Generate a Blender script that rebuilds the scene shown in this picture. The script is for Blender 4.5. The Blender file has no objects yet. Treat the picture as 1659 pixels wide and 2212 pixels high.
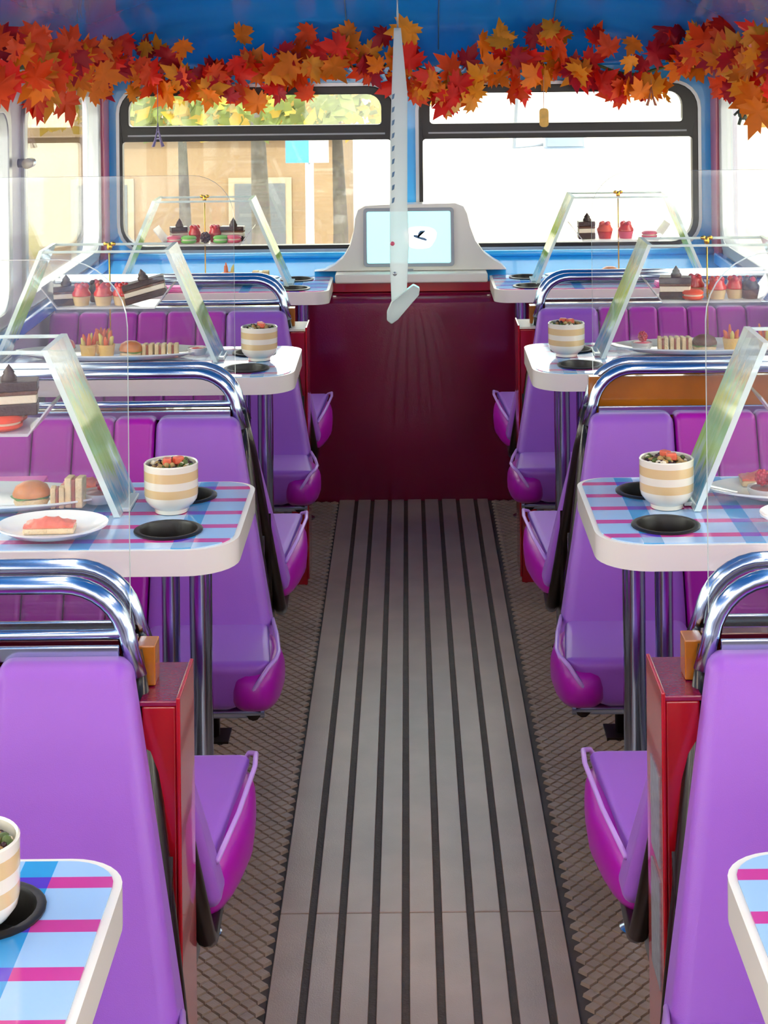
import bpy, bmesh, math, random
from mathutils import Vector, Matrix
R = math.radians
sc = bpy.context.scene
COL = sc.collection
random.seed(7)

# ------------------------------------------------------------------ camera
cam_d = bpy.data.cameras.new('camera'); cam = bpy.data.objects.new('camera', cam_d); COL.objects.link(cam)
cam.location = (0, 0, 1.6); cam.rotation_euler = (R(90), R(0.6), 0)
cam_d.sensor_fit = 'HORIZONTAL'; cam_d.sensor_width = 36; cam_d.lens = 36*3700/1659
cam_d.shift_x = -0.0286; cam_d.shift_y = -0.616
cam_d.clip_start = 0.05; cam_d.clip_end = 300
sc.camera = cam
# ------------------------------------------------------------------ sky, sun, exposure
w = bpy.data.worlds.new('sky'); sc.world = w; w.use_nodes = True
bg = w.node_tree.nodes['Background']; bg.inputs[0].default_value = (1.0, 0.955, 0.885, 1); bg.inputs[1].default_value = 3.3
sun_d = bpy.data.lights.new('sun', 'SUN'); sun = bpy.data.objects.new('sun', sun_d); COL.objects.link(sun)
sun_d.energy = 2.2; sun_d.angle = R(1.2); sun_d.color = (1, .95, .86)
sun.rotation_euler = (R(42), 0, R(-14))
sc.view_settings.view_transform = 'Standard'; sc.view_settings.look = 'None'
sc.view_settings.gamma = 1; sc.view_settings.use_curve_mapping = False
sc.view_settings.exposure = 1.12
cy = sc.cycles
cy.use_denoising = True; cy.max_bounces = 7; cy.diffuse_bounces = 4; cy.glossy_bounces = 3
cy.transmission_bounces = 4; cy.transparent_max_bounces = 24; cy.adaptive_threshold = 0.06
cy.caustics_reflective = False; cy.caustics_refractive = False; cy.sample_clamp_indirect = 6
w.cycles.sampling_method = 'AUTOMATIC'

# ------------------------------------------------------------------ materials
def lin(h):
    h = h.lstrip('#'); c = [int(h[i:i+2], 16)/255 for i in (0, 2, 4)]
    return tuple((x/12.92 if x <= .04045 else ((x+.055)/1.055)**2.4) for x in c) + (1,)
def new_mat(name):
    m = bpy.data.materials.new(name); m.use_nodes = True
    return m, m.node_tree.nodes, m.node_tree.links
def pm(name, col, rough=.5, metal=0, coat=0, bump=0, bscale=60, var=0, vscale=6, emit=None, estr=0, spec=.5, sheen=0, trans=0):
    m, n, l = new_mat(name); b = n['Principled BSDF']
    b.inputs['Base Color'].default_value = lin(col); b.inputs['Roughness'].default_value = rough
    b.inputs['Metallic'].default_value = metal; b.inputs['Coat Weight'].default_value = coat
    b.inputs['Specular IOR Level'].default_value = spec
    if sheen: b.inputs['Sheen Weight'].default_value = sheen
    tc = n.new('ShaderNodeTexCoord')
    if var:
        t = n.new('ShaderNodeTexNoise'); t.inputs['Scale'].default_value = vscale; t.inputs['Detail'].default_value = 4
        l.new(tc.outputs['Object'], t.inputs['Vector'])
        r = n.new('ShaderNodeMapRange'); r.inputs[1].default_value = .3; r.inputs[2].default_value = .7
        r.inputs[3].default_value = 1-var; r.inputs[4].default_value = 1+var
        l.new(t.outputs[0], r.inputs[0])
        h = n.new('ShaderNodeHueSaturation'); h.inputs['Color'].default_value = lin(col)
        l.new(r.outputs[0], h.inputs['Value']); l.new(h.outputs[0], b.inputs['Base Color'])
    if bump:
        t2 = n.new('ShaderNodeTexNoise'); t2.inputs['Scale'].default_value = bscale; t2.inputs['Detail'].default_value = 3
        l.new(tc.outputs['Object'], t2.inputs['Vector'])
        bp = n.new('ShaderNodeBump'); bp.inputs['Strength'].default_value = bump; bp.inputs['Distance'].default_value = .004
        l.new(t2.outputs[0], bp.inputs['Height']); l.new(bp.outputs[0], b.inputs['Normal'])
    if emit: b.inputs['Emission Color'].default_value = lin(emit); b.inputs['Emission Strength'].default_value = estr
    return m
def clear_mat(name, tint='#ffffff', haze=.0, hazecol='#ffffff', gloss=.06, edge=.5, rough=.02):
    m, n, l = new_mat(name); n.remove(n['Principled BSDF']); out = n['Material Output']
    tr = n.new('ShaderNodeBsdfTransparent'); tr.inputs[0].default_value = lin(tint)
    df = n.new('ShaderNodeBsdfDiffuse'); df.inputs[0].default_value = lin(hazecol)
    gl = n.new('ShaderNodeBsdfGlossy'); gl.inputs['Roughness'].default_value = rough
    fr = n.new('ShaderNodeLayerWeight'); fr.inputs['Blend'].default_value = .25
    mr = n.new('ShaderNodeMapRange'); mr.inputs[3].default_value = gloss; mr.inputs[4].default_value = edge
    l.new(fr.outputs['Fresnel'], mr.inputs[0])
    m1 = n.new('ShaderNodeMixShader'); m1.inputs[0].default_value = haze
    l.new(tr.outputs[0], m1.inputs[1]); l.new(df.outputs[0], m1.inputs[2])
    m2 = n.new('ShaderNodeMixShader'); l.new(mr.outputs[0], m2.inputs[0])
    l.new(m1.outputs[0], m2.inputs[1]); l.new(gl.outputs[0], m2.inputs[2]); l.new(m2.outputs[0], out.inputs[0])
    return m
def film_mat():
    # dichroic film on the slanted acrylic plates: cyan at the foot, yellow green in the middle, clear at the top
    m, n, l = new_mat('iridescent acrylic'); n.remove(n['Principled BSDF']); out = n['Material Output']
    tc = n.new('ShaderNodeTexCoord'); mp = n.new('ShaderNodeMapping'); mp.inputs['Scale'].default_value = (3, 22, 3)
    l.new(tc.outputs['Object'], mp.inputs[0])
    t = n.new('ShaderNodeTexNoise'); t.inputs['Scale'].default_value = 2.2; t.inputs['Detail'].default_value = 3; t.inputs['Distortion'].default_value = .6
    l.new(mp.outputs[0], t.inputs['Vector'])
    sp = n.new('ShaderNodeSeparateXYZ'); l.new(tc.outputs['Object'], sp.inputs[0])
    ad = n.new('ShaderNodeMath'); ad.operation = 'MULTIPLY_ADD'; l.new(t.outputs[0], ad.inputs[0]); ad.inputs[1].default_value = .16
    l.new(sp.outputs['Z'], ad.inputs[2])
    sc_ = n.new('ShaderNodeMapRange'); sc_.inputs[1].default_value = .08; sc_.inputs[2].default_value = .38; l.new(ad.outputs[0], sc_.inputs[0])
    cr = n.new('ShaderNodeValToRGB'); e = cr.color_ramp.elements
    e[0].position = 0; e[0].color = lin('#dff4fb'); e[1].position = 1; e[1].color = lin('#d9d4d6')
    for p, c in ((.1, '#5fd0f2'), (.2, '#e6f4f2'), (.3, '#c6ea84'), (.45, '#b6dc5c'), (.56, '#dcea78'), (.66, '#b6eac6'), (.75, '#f2d2ae'), (.83, '#a8d8ea')):
        x = cr.color_ramp.elements.new(p); x.color = lin(c)
    l.new(sc_.outputs[0], cr.inputs[0])
    op = n.new('ShaderNodeValToRGB'); q = op.color_ramp.elements
    q[0].position = 0; q[0].color = (.5, .5, .5, 1); q[1].position = 1; q[1].color = (.16, .16, .16, 1)
    for p, c in ((.25, .78), (.7, .8), (.84, .3)):
        x = op.color_ramp.elements.new(p); x.color = (c, c, c, 1)
    l.new(sc_.outputs[0], op.inputs[0])
    tr = n.new('ShaderNodeBsdfTransparent'); df = n.new('ShaderNodeBsdfDiffuse'); tl = n.new('ShaderNodeBsdfTranslucent')
    gl = n.new('ShaderNodeBsdfGlossy'); gl.inputs['Roughness'].default_value = .06
    for s in (df, tl): l.new(cr.outputs[0], s.inputs[0])
    a = n.new('ShaderNodeMixShader'); a.inputs[0].default_value = .5
    l.new(df.outputs[0], a.inputs[1]); l.new(tl.outputs[0], a.inputs[2])
    b = n.new('ShaderNodeMixShader'); l.new(op.outputs[0], b.inputs[0])
    l.new(tr.outputs[0], b.inputs[1]); l.new(a.outputs[0], b.inputs[2])
    fr = n.new('ShaderNodeLayerWeight'); fr.inputs['Blend'].default_value = .35
    mr = n.new('ShaderNodeMapRange'); mr.inputs[3].default_value = .08; mr.inputs[4].default_value = .6; l.new(fr.outputs['Fresnel'], mr.inputs[0])
    c = n.new('ShaderNodeMixShader'); l.new(mr.outputs[0], c.inputs[0])
    l.new(b.outputs[0], c.inputs[1]); l.new(gl.outputs[0], c.inputs[2]); l.new(c.outputs[0], out.inputs[0])
    return m
def milky_mat():
    m, n, l = new_mat('milky acrylic'); n.remove(n['Principled BSDF']); out = n['Material Output']
    tr = n.new('ShaderNodeBsdfTransparent'); df = n.new('ShaderNodeBsdfDiffuse'); tl = n.new('ShaderNodeBsdfTranslucent')
    a = n.new('ShaderNodeMixShader'); a.inputs[0].default_value = .7; l.new(df.outputs[0], a.inputs[1]); l.new(tl.outputs[0], a.inputs[2])
    df.inputs[0].default_value = (.95, .97, .97, 1); tl.inputs[0].default_value = (.95, .97, .97, 1)
    b = n.new('ShaderNodeMixShader'); b.inputs[0].default_value = .75; l.new(tr.outputs[0], b.inputs[1]); l.new(a.outputs[0], b.inputs[2])
    l.new(b.outputs[0], out.inputs[0]); return m
def table_mat():
    m, n, l = new_mat('striped table laminate'); b = n['Principled BSDF']
    b.inputs['Roughness'].default_value = .12; b.inputs['Coat Weight'].default_value = .6; b.inputs['Coat Roughness'].default_value = .04
    tc = n.new('ShaderNodeTexCoord'); sp = n.new('ShaderNodeSeparateXYZ'); l.new(tc.outputs['Object'], sp.inputs[0])
    def stripe(src, off, per, wd):
        a = n.new('ShaderNodeMath'); a.operation = 'ADD'; a.inputs[1].default_value = off+per*20; l.new(src, a.inputs[0])
        d = n.new('ShaderNodeMath'); d.operation = 'DIVIDE'; d.inputs[1].default_value = per; l.new(a.outputs[0], d.inputs[0])
        f = n.new('ShaderNodeMath'); f.operation = 'FRACT'; l.new(d.outputs[0], f.inputs[0])
        c = n.new('ShaderNodeMath'); c.operation = 'LESS_THAN'; c.inputs[1].default_value = wd; l.new(f.outputs[0], c.inputs[0])
        return c.outputs[0]
    s = stripe(sp.outputs['Y'], .012, .082, .27); bd = stripe(sp.outputs['X'], -.285, .165, .2)
    def mix(f, a, c):
        x = n.new('ShaderNodeMix'); x.data_type = 'RGBA'; l.new(f, x.inputs[0])
        for i, v in ((6, a), (7, c)):
            if isinstance(v, str): x.inputs[i].default_value = lin(v)
            else: l.new(v, x.inputs[i])
        return x.outputs[2]
    a = mix(bd, '#a5c6ea', '#2f9ad6'); c = mix(bd, '#cf2f8e', '#5a2fc0')
    l.new(mix(s, a, c), b.inputs['Base Color'])
    return m

M = {}
M['lav'] = pm('lavender vinyl', '#a259c4', .36, bump=.12, bscale=900, var=.04, vscale=5, sheen=.15)
M['mag'] = pm('magenta vinyl', '#b60fa8', .33, bump=.1, bscale=900, var=.05, vscale=5)
M['pipe'] = pm('lavender piping', '#d09ae4', .3)
M['chrome'] = pm('polished chrome', '#b9c7dc', .17, metal=1, var=.05, vscale=8)
M['dark'] = pm('dark bronze frame', '#2b211d', .3, metal=.5, coat=.3, var=.1)
M['red'] = pm('glossy red paint', '#b00d1c', .16, coat=.6, var=.05, vscale=4)
M['redd'] = pm('dark red paint', '#5a0a10', .2, coat=.4)
M['maroon'] = pm('maroon vinyl', '#86103a', .2, coat=.6, bump=.12, bscale=260, var=.1, vscale=3)
M['amber'] = pm('amber varnished wood', '#b5650f', .25, coat=.5, var=.12, vscale=12)
M['blue'] = pm('blue gloss paint', '#1a92ee', .22, coat=.5, var=.04, vscale=2)
M['bluel'] = pm('light blue gloss paint', '#38b2fa', .25, coat=.4)
M['black'] = pm('black rubber', '#17110f', .4, bump=.1)
M['alu'] = pm('grey aluminium', '#b7b9bd', .35, metal=.6)
M['wallp'] = pm('pale lilac panel', '#cfc6d6', .4)
M['pink'] = pm('pink red pillar paint', '#cc5a78', .3, coat=.3)
M['white'] = pm('white laminate', '#f0e6d8', .25, coat=.3)
M['china'] = pm('white china', '#f1eee9', .12, coat=.4)
M['table'] = table_mat()
M['film'] = film_mat(); M['milky'] = milky_mat()
M['acry'] = clear_mat('clear acrylic', haze=.02, gloss=.03, edge=.45)
M['aedge'] = clear_mat('acrylic edge', tint='#e8fff4', haze=.8, hazecol='#f2fff6', gloss=.15, edge=.6)
M['glass'] = clear_mat('window glass', tint='#f6fbf8', haze=.015, hazecol='#fff6e6', gloss=.03, edge=.5)
M['tray'] = clear_mat('frosted tray acrylic', haze=.5, hazecol='#f6f2f4', gloss=.08, edge=.5)
M['matr'] = pm('grey ribbed rubber', '#c8a992', .3, spec=.8, bump=.12, bscale=420, var=.12, vscale=7)
M['matg'] = pm('dark rubber groove', '#574638', .6, bump=.3, bscale=200, var=.2, vscale=30)
M['pad'] = pm('studded rubber', '#c0a48c', .3, bump=.2, bscale=300, var=.15, vscale=5)
M['joint'] = pm('floor joint', '#5e4f45', .6, var=.2, vscale=20)
M['cream'] = pm('cream glaze', '#efe3cf', .2, coat=.4)
M['tan'] = pm('tan glaze', '#e2bf8a', .25, coat=.4)
M['pinknap'] = pm('pink paper', '#f04fae', .5)
M['gold'] = pm('gold metal', '#e8b53c', .25, metal=.9)
M['choc'] = pm('chocolate', '#3a1f19', .35, bump=.4, bscale=160, var=.15, vscale=40)
M['crm'] = pm('cream filling', '#ead9bd', .5, bump=.3, bscale=200)
M['spong'] = pm('brown sponge', '#6d4330', .7, bump=.6, bscale=300)
M['redf'] = pm('red glaze', '#d8261b', .2, coat=.4, var=.2, vscale=60)
M['orgf'] = pm('orange red shell', '#ea4a24', .45, bump=.2, bscale=300)
M['grnf'] = pm('green shell', '#74c24a', .45, bump=.2, bscale=300)
M['pnkf'] = pm('pink shell', '#ea5f78', .4, bump=.2, bscale=200)
M['berry'] = pm('raspberry', '#c8283a', .3, var=.2, vscale=80)
M['dberry'] = pm('dark berry', '#38121c', .3, var=.2, vscale=80)
M['yel'] = pm('yellow pastry', '#eebd52', .5, bump=.3, bscale=200, var=.12, vscale=40)
M['bun'] = pm('baked bun crust', '#cf7a34', .4, bump=.2, bscale=120, var=.2, vscale=40)
M['bread'] = pm('pale bread', '#e5c79a', .7, bump=.6, bscale=260, var=.15, vscale=60)
M['lett'] = pm('green lettuce', '#6c9a3c', .45, var=.2, vscale=50)
M['salm'] = pm('salmon', '#ee6f52', .35, var=.2, vscale=70)
M['ham'] = pm('brown filling', '#9a5240', .5, var=.2, vscale=70)
M['veg'] = pm('orange vegetable', '#f0722a', .4)
M['vegy'] = pm('pale yellow vegetable', '#e6d66b', .4)
M['gran'] = pm('granola bits', '#b08b55', .6, var=.3, vscale=90)
M['leafg'] = pm('green bits', '#55652c', .5, var=.3, vscale=90)
M['notice'] = pm('grey notice print', '#8b8d92', .3, var=.3, vscale=70)
M['screen'] = pm('lit screen', '#8fe6ea', .2, emit='#8df0f0', estr=1.0)
M['screenw'] = pm('lit white cloud', '#ffffff', .2, emit='#f4ffff', estr=1.5)
M['ink'] = pm('grey blue print', '#5b7fa0', .4)
M['lamp'] = pm('fill lamp emitter', '#fff3e2', .4, emit='#ffd9ac', estr=11.0)  # glow of the added fill tubes
M['grey'] = pm('grey plastic', '#a3a3a8', .35)
LEAF = [pm('leaf '+k, c, .45, var=.18, vscale=14, spec=.3) for k, c in
        (('red', '#ee1f0c'), ('orange', '#f57a0c'), ('amber', '#f2921a'), ('crimson', '#b30f22'), ('vermilion', '#f2480a'))]

# ------------------------------------------------------------------ mesh helpers
class G:
    def __init__(s): s.v = []; s.f = []; s.m = []
    def add(s, vs, fs, mi=0):
        o = len(s.v); s.v += [tuple(p) for p in vs]; s.f += [tuple(o+i for i in f) for f in fs]; s.m += [mi]*len(fs); return s
    def hexa(s, b, t, mi=0):
        return s.add(list(b)+list(t), [(3, 2, 1, 0), (4, 5, 6, 7), (0, 1, 5, 4), (1, 2, 6, 5), (2, 3, 7, 6), (3, 0, 4, 7)], mi)
    def box(s, x0, x1, y0, y1, z0, z1, mi=0):
        return s.hexa([(x0, y0, z0), (x1, y0, z0), (x1, y1, z0), (x0, y1, z0)], [(x0, y0, z1), (x1, y0, z1), (x1, y1, z1), (x0, y1, z1)], mi)
    def tube(s, pts, r, n=12, mi=0, cap=True):
        pts = [Vector(p) for p in pts]; rr = r if isinstance(r, (list, tuple)) else [r]*len(pts)
        t = (pts[1]-pts[0]).normalized(); u = t.orthogonal().normalized(); vs = []; k = len(pts)
        for i, p in enumerate(pts):
            d = (pts[min(i+1, k-1)]-pts[max(i-1, 0)]).normalized()
            u = (u-d*u.dot(d)).normalized(); b = d.cross(u)
            for j in range(n):
                a = 2*math.pi*j/n; vs.append(p+(u*math.cos(a)+b*math.sin(a))*rr[i])
        fs = [(i*n+j, i*n+(j+1) % n, (i+1)*n+(j+1) % n, (i+1)*n+j) for i in range(k-1) for j in range(n)]
        if cap: fs += [tuple(range(n-1, -1, -1)), tuple((k-1)*n+j for j in range(n))]
        return s.add(vs, fs, mi)
    def lathe(s, prof, n=28, c=(0, 0, 0), mi=0, mis=None, sx=1, sy=1):
        vs = []; fs = []; k = len(prof); o = len(s.v)
        for r, z in prof:
            for j in range(n):
                a = 2*math.pi*j/n; vs.append((c[0]+r*math.cos(a)*sx, c[1]+r*math.sin(a)*sy, c[2]+z))
        s.v += vs
        for i in range(k-1):
            for j in range(n):
                s.f.append((o+i*n+j, o+i*n+(j+1) % n, o+(i+1)*n+(j+1) % n, o+(i+1)*n+j)); s.m.append(mis[i] if mis else mi)
        return s
    def ball(s, c, r, n=10, k=6, mi=0, sz=1, sx=1, sy=1):
        prof = [(max(1e-5, r*math.sin(math.pi*i/k)), -r*sz*math.cos(math.pi*i/k)) for i in range(k+1)]
        return s.lathe(prof, n, c, mi, None, sx, sy)
    def blob(s, c, r, e=3.0, n=22, k=12, mi=0):
        sg = lambda t: math.copysign(abs(t)**(2/e), t)
        vs = []; o = len(s.v)
        for i in range(k+1):
            p = -math.pi/2+math.pi*i/k
            for j in range(n):
                a = 2*math.pi*j/n; vs.append((c[0]+r[0]*sg(math.cos(p))*sg(math.cos(a)), c[1]+r[1]*sg(math.cos(p))*sg(math.sin(a)), c[2]+r[2]*sg(math.sin(p))))
        return s.add(vs, [(i*n+j, i*n+(j+1) % n, (i+1)*n+(j+1) % n, (i+1)*n+j) for i in range(k) for j in range(n)], mi)
    def build(s, name, mats, parent=None, bevel=0, seg=3, smooth=False):
        me = bpy.data.meshes.new(name); me.from_pydata(s.v, [], s.f)
        mats = mats if isinstance(mats, (list, tuple)) else [mats]
        for m in mats: me.materials.append(M[m] if isinstance(m, str) else m)
        if len(mats) > 1: me.polygons.foreach_set('material_index', s.m)
        bm = bmesh.new(); bm.from_mesh(me); bmesh.ops.recalc_face_normals(bm, faces=bm.faces); bm.to_mesh(me); bm.free()
        if smooth or bevel: me.polygons.foreach_set('use_smooth', [True]*len(me.polygons))
        o = bpy.data.objects.new(name, me); COL.objects.link(o); o.parent = parent
        if bevel:
            b = o.modifiers.new('bevel', 'BEVEL'); b.width = bevel; b.segments = seg; b.limit_method = 'ANGLE'; b.angle_limit = R(35); b.harden_normals = True
        elif smooth == 2:
            me.set_sharp_from_angle(angle=R(40))
        return o
def rrect(x0, x1, y0, y1, r, n=6):
    rs = r if isinstance(r, (list, tuple)) else [r]*4   # corners: (x0,y0) (x1,y0) (x1,y1) (x0,y1)
    out = []
    for (cx, cy, sx, sy, a0), q in zip(((x0, y0, 1, 1, 180), (x1, y0, -1, 1, 270), (x1, y1, -1, -1, 0), (x0, y1, 1, -1, 90)), rs):
        for i in range(n+1):
            a = R(a0+90*i/n); out.append((cx+sx*q+q*math.cos(a), cy+sy*q+q*math.sin(a)))
    return out
def plate(name, outer, holes, d0, d1, fn, mats, parent=None, edge_mat=0, smooth=False, bevel=0):
    """flat plate with holes; fn(a, b, d) maps outline coords and depth to a point"""
    bm = bmesh.new(); loops = []
    for lp in [outer]+list(holes):
        vs = [bm.verts.new((a, b, 0)) for a, b in lp]
        loops.append(vs)
    ed = [bm.edges.new((vs[i], vs[(i+1) % len(vs)])) for vs in loops for i in range(len(vs))]
    if holes:
        bmesh.ops.triangle_fill(bm, edges=ed, use_beauty=True, use_dissolve=False)
    else:
        bm.faces.new(loops[0])
    bm.verts.index_update()
    V = [(v.co.x, v.co.y) for v in bm.verts]; F = [[v.index for v in f.verts] for f in bm.faces]
    L = [[v.index for v in vs] for vs in loops]; bm.free()
    n = len(V); g = G()
    g.v = [fn(a, b, d0) for a, b in V]+[fn(a, b, d1) for a, b in V]
    for f in F: g.f.append(tuple(f)); g.m.append(0); g.f.append(tuple(i+n for i in reversed(f))); g.m.append(0)
    for lp in L:
        for i in range(len(lp)):
            a, b = lp[i], lp[(i+1) % len(lp)]; g.f.append((a, b, b+n, a+n)); g.m.append(edge_mat)
    return g.build(name, mats, parent, bevel=bevel, smooth=smooth)
def empty(name, loc, rz=0):
    o = bpy.data.objects.new(name, None); COL.objects.link(o); o.location = loc; o.rotation_euler = (0, 0, rz); o.empty_display_size = .05; return o
def tag(o, label, cat, group=None):
    o['label'] = label; o['category'] = cat
    if group: o['group'] = group
    return o
def struct(o): o['kind'] = 'structure'; return o
def stuff(o): o['kind'] = 'stuff'; return o
KIDS = {}
def copy_tree(o, parent=None):
    c = o.copy(); COL.objects.link(c); c.parent = parent
    for ch in [x for x in bpy.data.objects if x.parent == o]: copy_tree(ch, c)
    return c
XY = lambda z: (lambda a, b, d: (a, b, z+d))
CX = .01                      # centre line of the bus
WALL = 1.09                   # half width inside
ROWS = [2.27, 3.68, 5.09]     # where two benches stand back to back
TABS = [1.51, 2.98, 4.39]     # table centres
TZ = .78

# ================================================================== the setting
XL, XR = CX-WALL, CX+WALL
fl = struct(G().box(XL, XR, -1.2, 6.2, -.06, -.003).build('floor', 'joint'))
G().box(-.246, .266, -1.2, 5.94, -.003, .0012).build('groove_base', 'matg', fl)
gx = [-.187, -.132, -.072, -.017, .042, .101, .162, .223]; hw = .0065
ed = [-.246]+[x for g_ in gx for x in (g_-hw, g_+hw)]+[.266]
for i in range(9):
    for y0, y1 in ((-1.2, 3.124), (3.1275, 5.93)):
        G().box(ed[2*i], ed[2*i+1], y0, y1, 0, .0065).build('mat_slat', 'matr', fl, bevel=.0018, seg=2)
q = .0105
g = G().hexa([(-q, -q, -.004), (q, -q, -.004), (q, q, -.004), (-q, q, -.004)], [(-q*.86, -q*.86, .003), (q*.86, -q*.86, .003), (q*.86, q*.86, .003), (-q*.86, q*.86, .003)])
pad0 = g.build('floor_stud', 'pad', fl); pad_me = pad0.data; COL.objects.unlink(pad0); bpy.data.objects.remove(pad0)
spots = []
s2 = .0235*math.sqrt(.5)
for i in range(-330, 330):
    for j in range(0, 330):
        if (i+j) % 2: continue
        x = i*s2*.88; y = 2.6+j*s2*1.12
        if y > 5.92: continue
        if -.86 < x < -.262 or .282 < x < .88: spots.append((y, x))
spots.sort(key=lambda p: (0 if abs(p[1]-.01) < .5 else 10)+p[0])
near, far = spots[:300], spots[300:]
for y, x in near:
    o = bpy.data.objects.new('floor_stud', pad_me); COL.objects.link(o); o.parent = fl
    o.location = (x, y, 0); o.rotation_euler = (0, 0, R(45)); o.scale = (1, 1, 1)
g = G(); c45 = math.cos(R(45))
bv = [((v.co.x-v.co.y)*c45, (v.co.x+v.co.y)*c45, v.co.z) for v in pad_me.vertices]
bf = [(4, 5, 6, 7), (0, 1, 5, 4), (1, 2, 6, 5), (2, 3, 7, 6), (3, 0, 4, 7)]
for y, x in far: g.add([(a+x, b+y, c) for a, b, c in bv], bf)
stuff(g.build('floor_studs', 'pad', fl))

# side walls with window openings
SW = [(4.80, 5.965), (3.44, 4.62), (2.08, 3.26), (.72, 1.90), (-.64, .54)]
nwin = 3
for s, nm in ((-1, 'left'), (1, 'right')):
    X = CX+s*WALL
    fn = lambda a, b, d, X=X, s=s: (X+s*d, a, b)
    holes = [rrect(a, b, .86, 1.44, .07) for a, b in SW]
    wl = struct(plate('wall_'+nm, [(-1.2, 0), (6.16, 0), (6.16, 1.52), (-1.2, 1.52)], holes, 0, .05, fn, 'wallp'))
    for a, b in SW:
        fr = struct(plate('window_%d' % nwin, rrect(a-.012, b+.012, .848, 1.452, .08), [rrect(a+.025, b-.025, .885, 1.415, .07)], -.012, .03, fn, 'alu', bevel=.004))
        plate('pane', rrect(a+.02, b-.02, .88, 1.42, .07), [], .006, .011, fn, 'glass', fr)
        nwin += 1
    # pink red corner pillar and inner sill
    p0, p1 = sorted((X-s*.02, X))
    struct(G().box(p0, p1, 5.985, 6.1, .80, 1.5).build('trim_%d' % (1 if s < 0 else 2), 'pink', bevel=.006))
    p0, p1 = sorted((X-s*.03, X))
    struct(G().box(p0, p1, -1.2, 6.0, .80, .84).build('trim_%d' % (3 if s < 0 else 4), 'blue', bevel=.006))

# front wall with the two windscreens
FY = 6.1
fnF = lambda a, b, d: (a, FY+d, b)
WIN = [(-1.019, -.049, [(-.989, -.091), (-1.012, -.058)]), (.046, 1.031, [(.082, .98), (.056, 1.014)])]
struct(plate('wall_front', [(XL, 0), (XR, 0), (XR, 1.56), (XL, 1.56)], [rrect(a, b, .861, 1.43, (.09, .05, .09, .09) if i == 0 else (.05, .09, .09, .09)) for i, (a, b, _) in enumerate(WIN)], 0, .06, fnF, 'bluel'))
for i, (a, b, pn) in enumerate(WIN):
    rad = (.09, .05, .09, .09) if i == 0 else (.05, .09, .09, .09)
    (ua, ub), (la, lb) = pn
    fr = struct(plate('window_%d' % (i+1), rrect(a-.004, b+.004, .857, 1.434, rad),
                      [rrect(ua, ub, 1.297, 1.405, (.012, .012, .05, .05)), rrect(la, lb, .871, 1.243, (.08, .03, .012, .012) if i == 0 else (.03, .08, .012, .012))], -.012, .03, fnF, 'black', bevel=.003))
    plate('upper_pane', rrect(ua-.004, ub+.004, 1.293, 1.409, .03), [], .008, .013, fnF, 'glass', fr)
    plate('lower_pane', rrect(la-.004, lb+.004, .867, 1.247, .03), [], .008, .013, fnF, 'glass', fr)
    plate('inner_trim', rrect(a-.016, b+.016, .845, 1.446, tuple(x+.012 for x in rad)), [rrect(a-.003, b+.003, .858, 1.433, rad)], -.006, .0, fnF, 'alu', fr)
    G().box(la+.02, lb-.02, FY-.014, FY-.011, 1.262, 1.268).build('bar_groove', 'grey', fr)
# ledge below the windscreens
struct(G().hexa([(XL, 5.93, .735), (XR, 5.93, .735), (XR, 6.1, .735), (XL, 6.1, .735)], [(XL, 5.95, .775), (XR, 5.95, .775), (XR, 6.1, .848), (XL, 6.1, .848)]).build('trim_5', 'bluel', bevel=.01))
struct(G().tube([(XL, 6.06, .838), (XR, 6.06, .838)], .012).build('trim_6', 'bluel', smooth=True))
# maroon padded bulkhead, red strip and the white shelf above it
prof = [(5.905, .728), (5.872, .722), (5.852, .702), (5.85, .66), (5.862, .5), (5.885, .3), (5.915, .12), (5.93, 0), (5.98, 0), (5.98, .728)]
g = G(); NX = 15; xs = [-.62+1.26*i/(NX-1) for i in range(NX)]; k = len(prof)
for i, x in enumerate(xs):
    t = (x-.01)/.62; bl = -.03*(1-t*t)
    g.v += [(x, y+(bl if 0 < j < 7 else 0), z) for j, (y, z) in enumerate(prof)]
g.f += [(i*k+j, i*k+(j+1) % k, (i+1)*k+(j+1) % k, (i+1)*k+j) for i in range(NX-1) for j in range(k)]
g.f += [tuple(range(k)), tuple((NX-1)*k+j for j in range(k))]; g.m = [0]*len(g.f)
struct(g.build('wall_bulkhead', 'maroon', smooth=2))
struct(G().box(-.6, .62, 5.90, 5.97, .729, .762).build('trim_7', 'red', bevel=.003))
struct(G().box(-.252, .272, 5.87, 6.05, .763, .795).build('trim_8', 'white', bevel=.006))
# ceiling: one coved blue shell
g = G(); NXc, NYc = 41, 46
def cz(x, y):
    xn = min(1, abs((x-CX)/(WALL))); yn = max(0, min(1, (y-5.25)/.85))
    return 1.50+.29*math.sqrt(max(0, 1-xn**5))*math.sqrt(max(0, 1-yn**4))
ys = [-1.2+6.4*i/20 for i in range(20)]+[5.2+.9*math.sin(math.pi/2*i/25) for i in range(26)]
xs = [CX+WALL*math.sin(math.pi/2*(-1+2*i/(NXc-1))) for i in range(NXc)]
for y in ys:
    for x in xs: g.v.append((x, y, cz(x, y)))
for i in range(len(ys)-1):
    for j in range(NXc-1): g.f.append((i*NXc+j, i*NXc+j+1, (i+1)*NXc+j+1, (i+1)*NXc+j)); g.m.append(0)
ce = struct(g.build('ceiling', 'blue', smooth=True))
so = ce.modifiers.new('shell', 'SOLIDIFY'); so.thickness = .04; so.offset = 1
for x in (-.14, .0175, .2): pass
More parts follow.
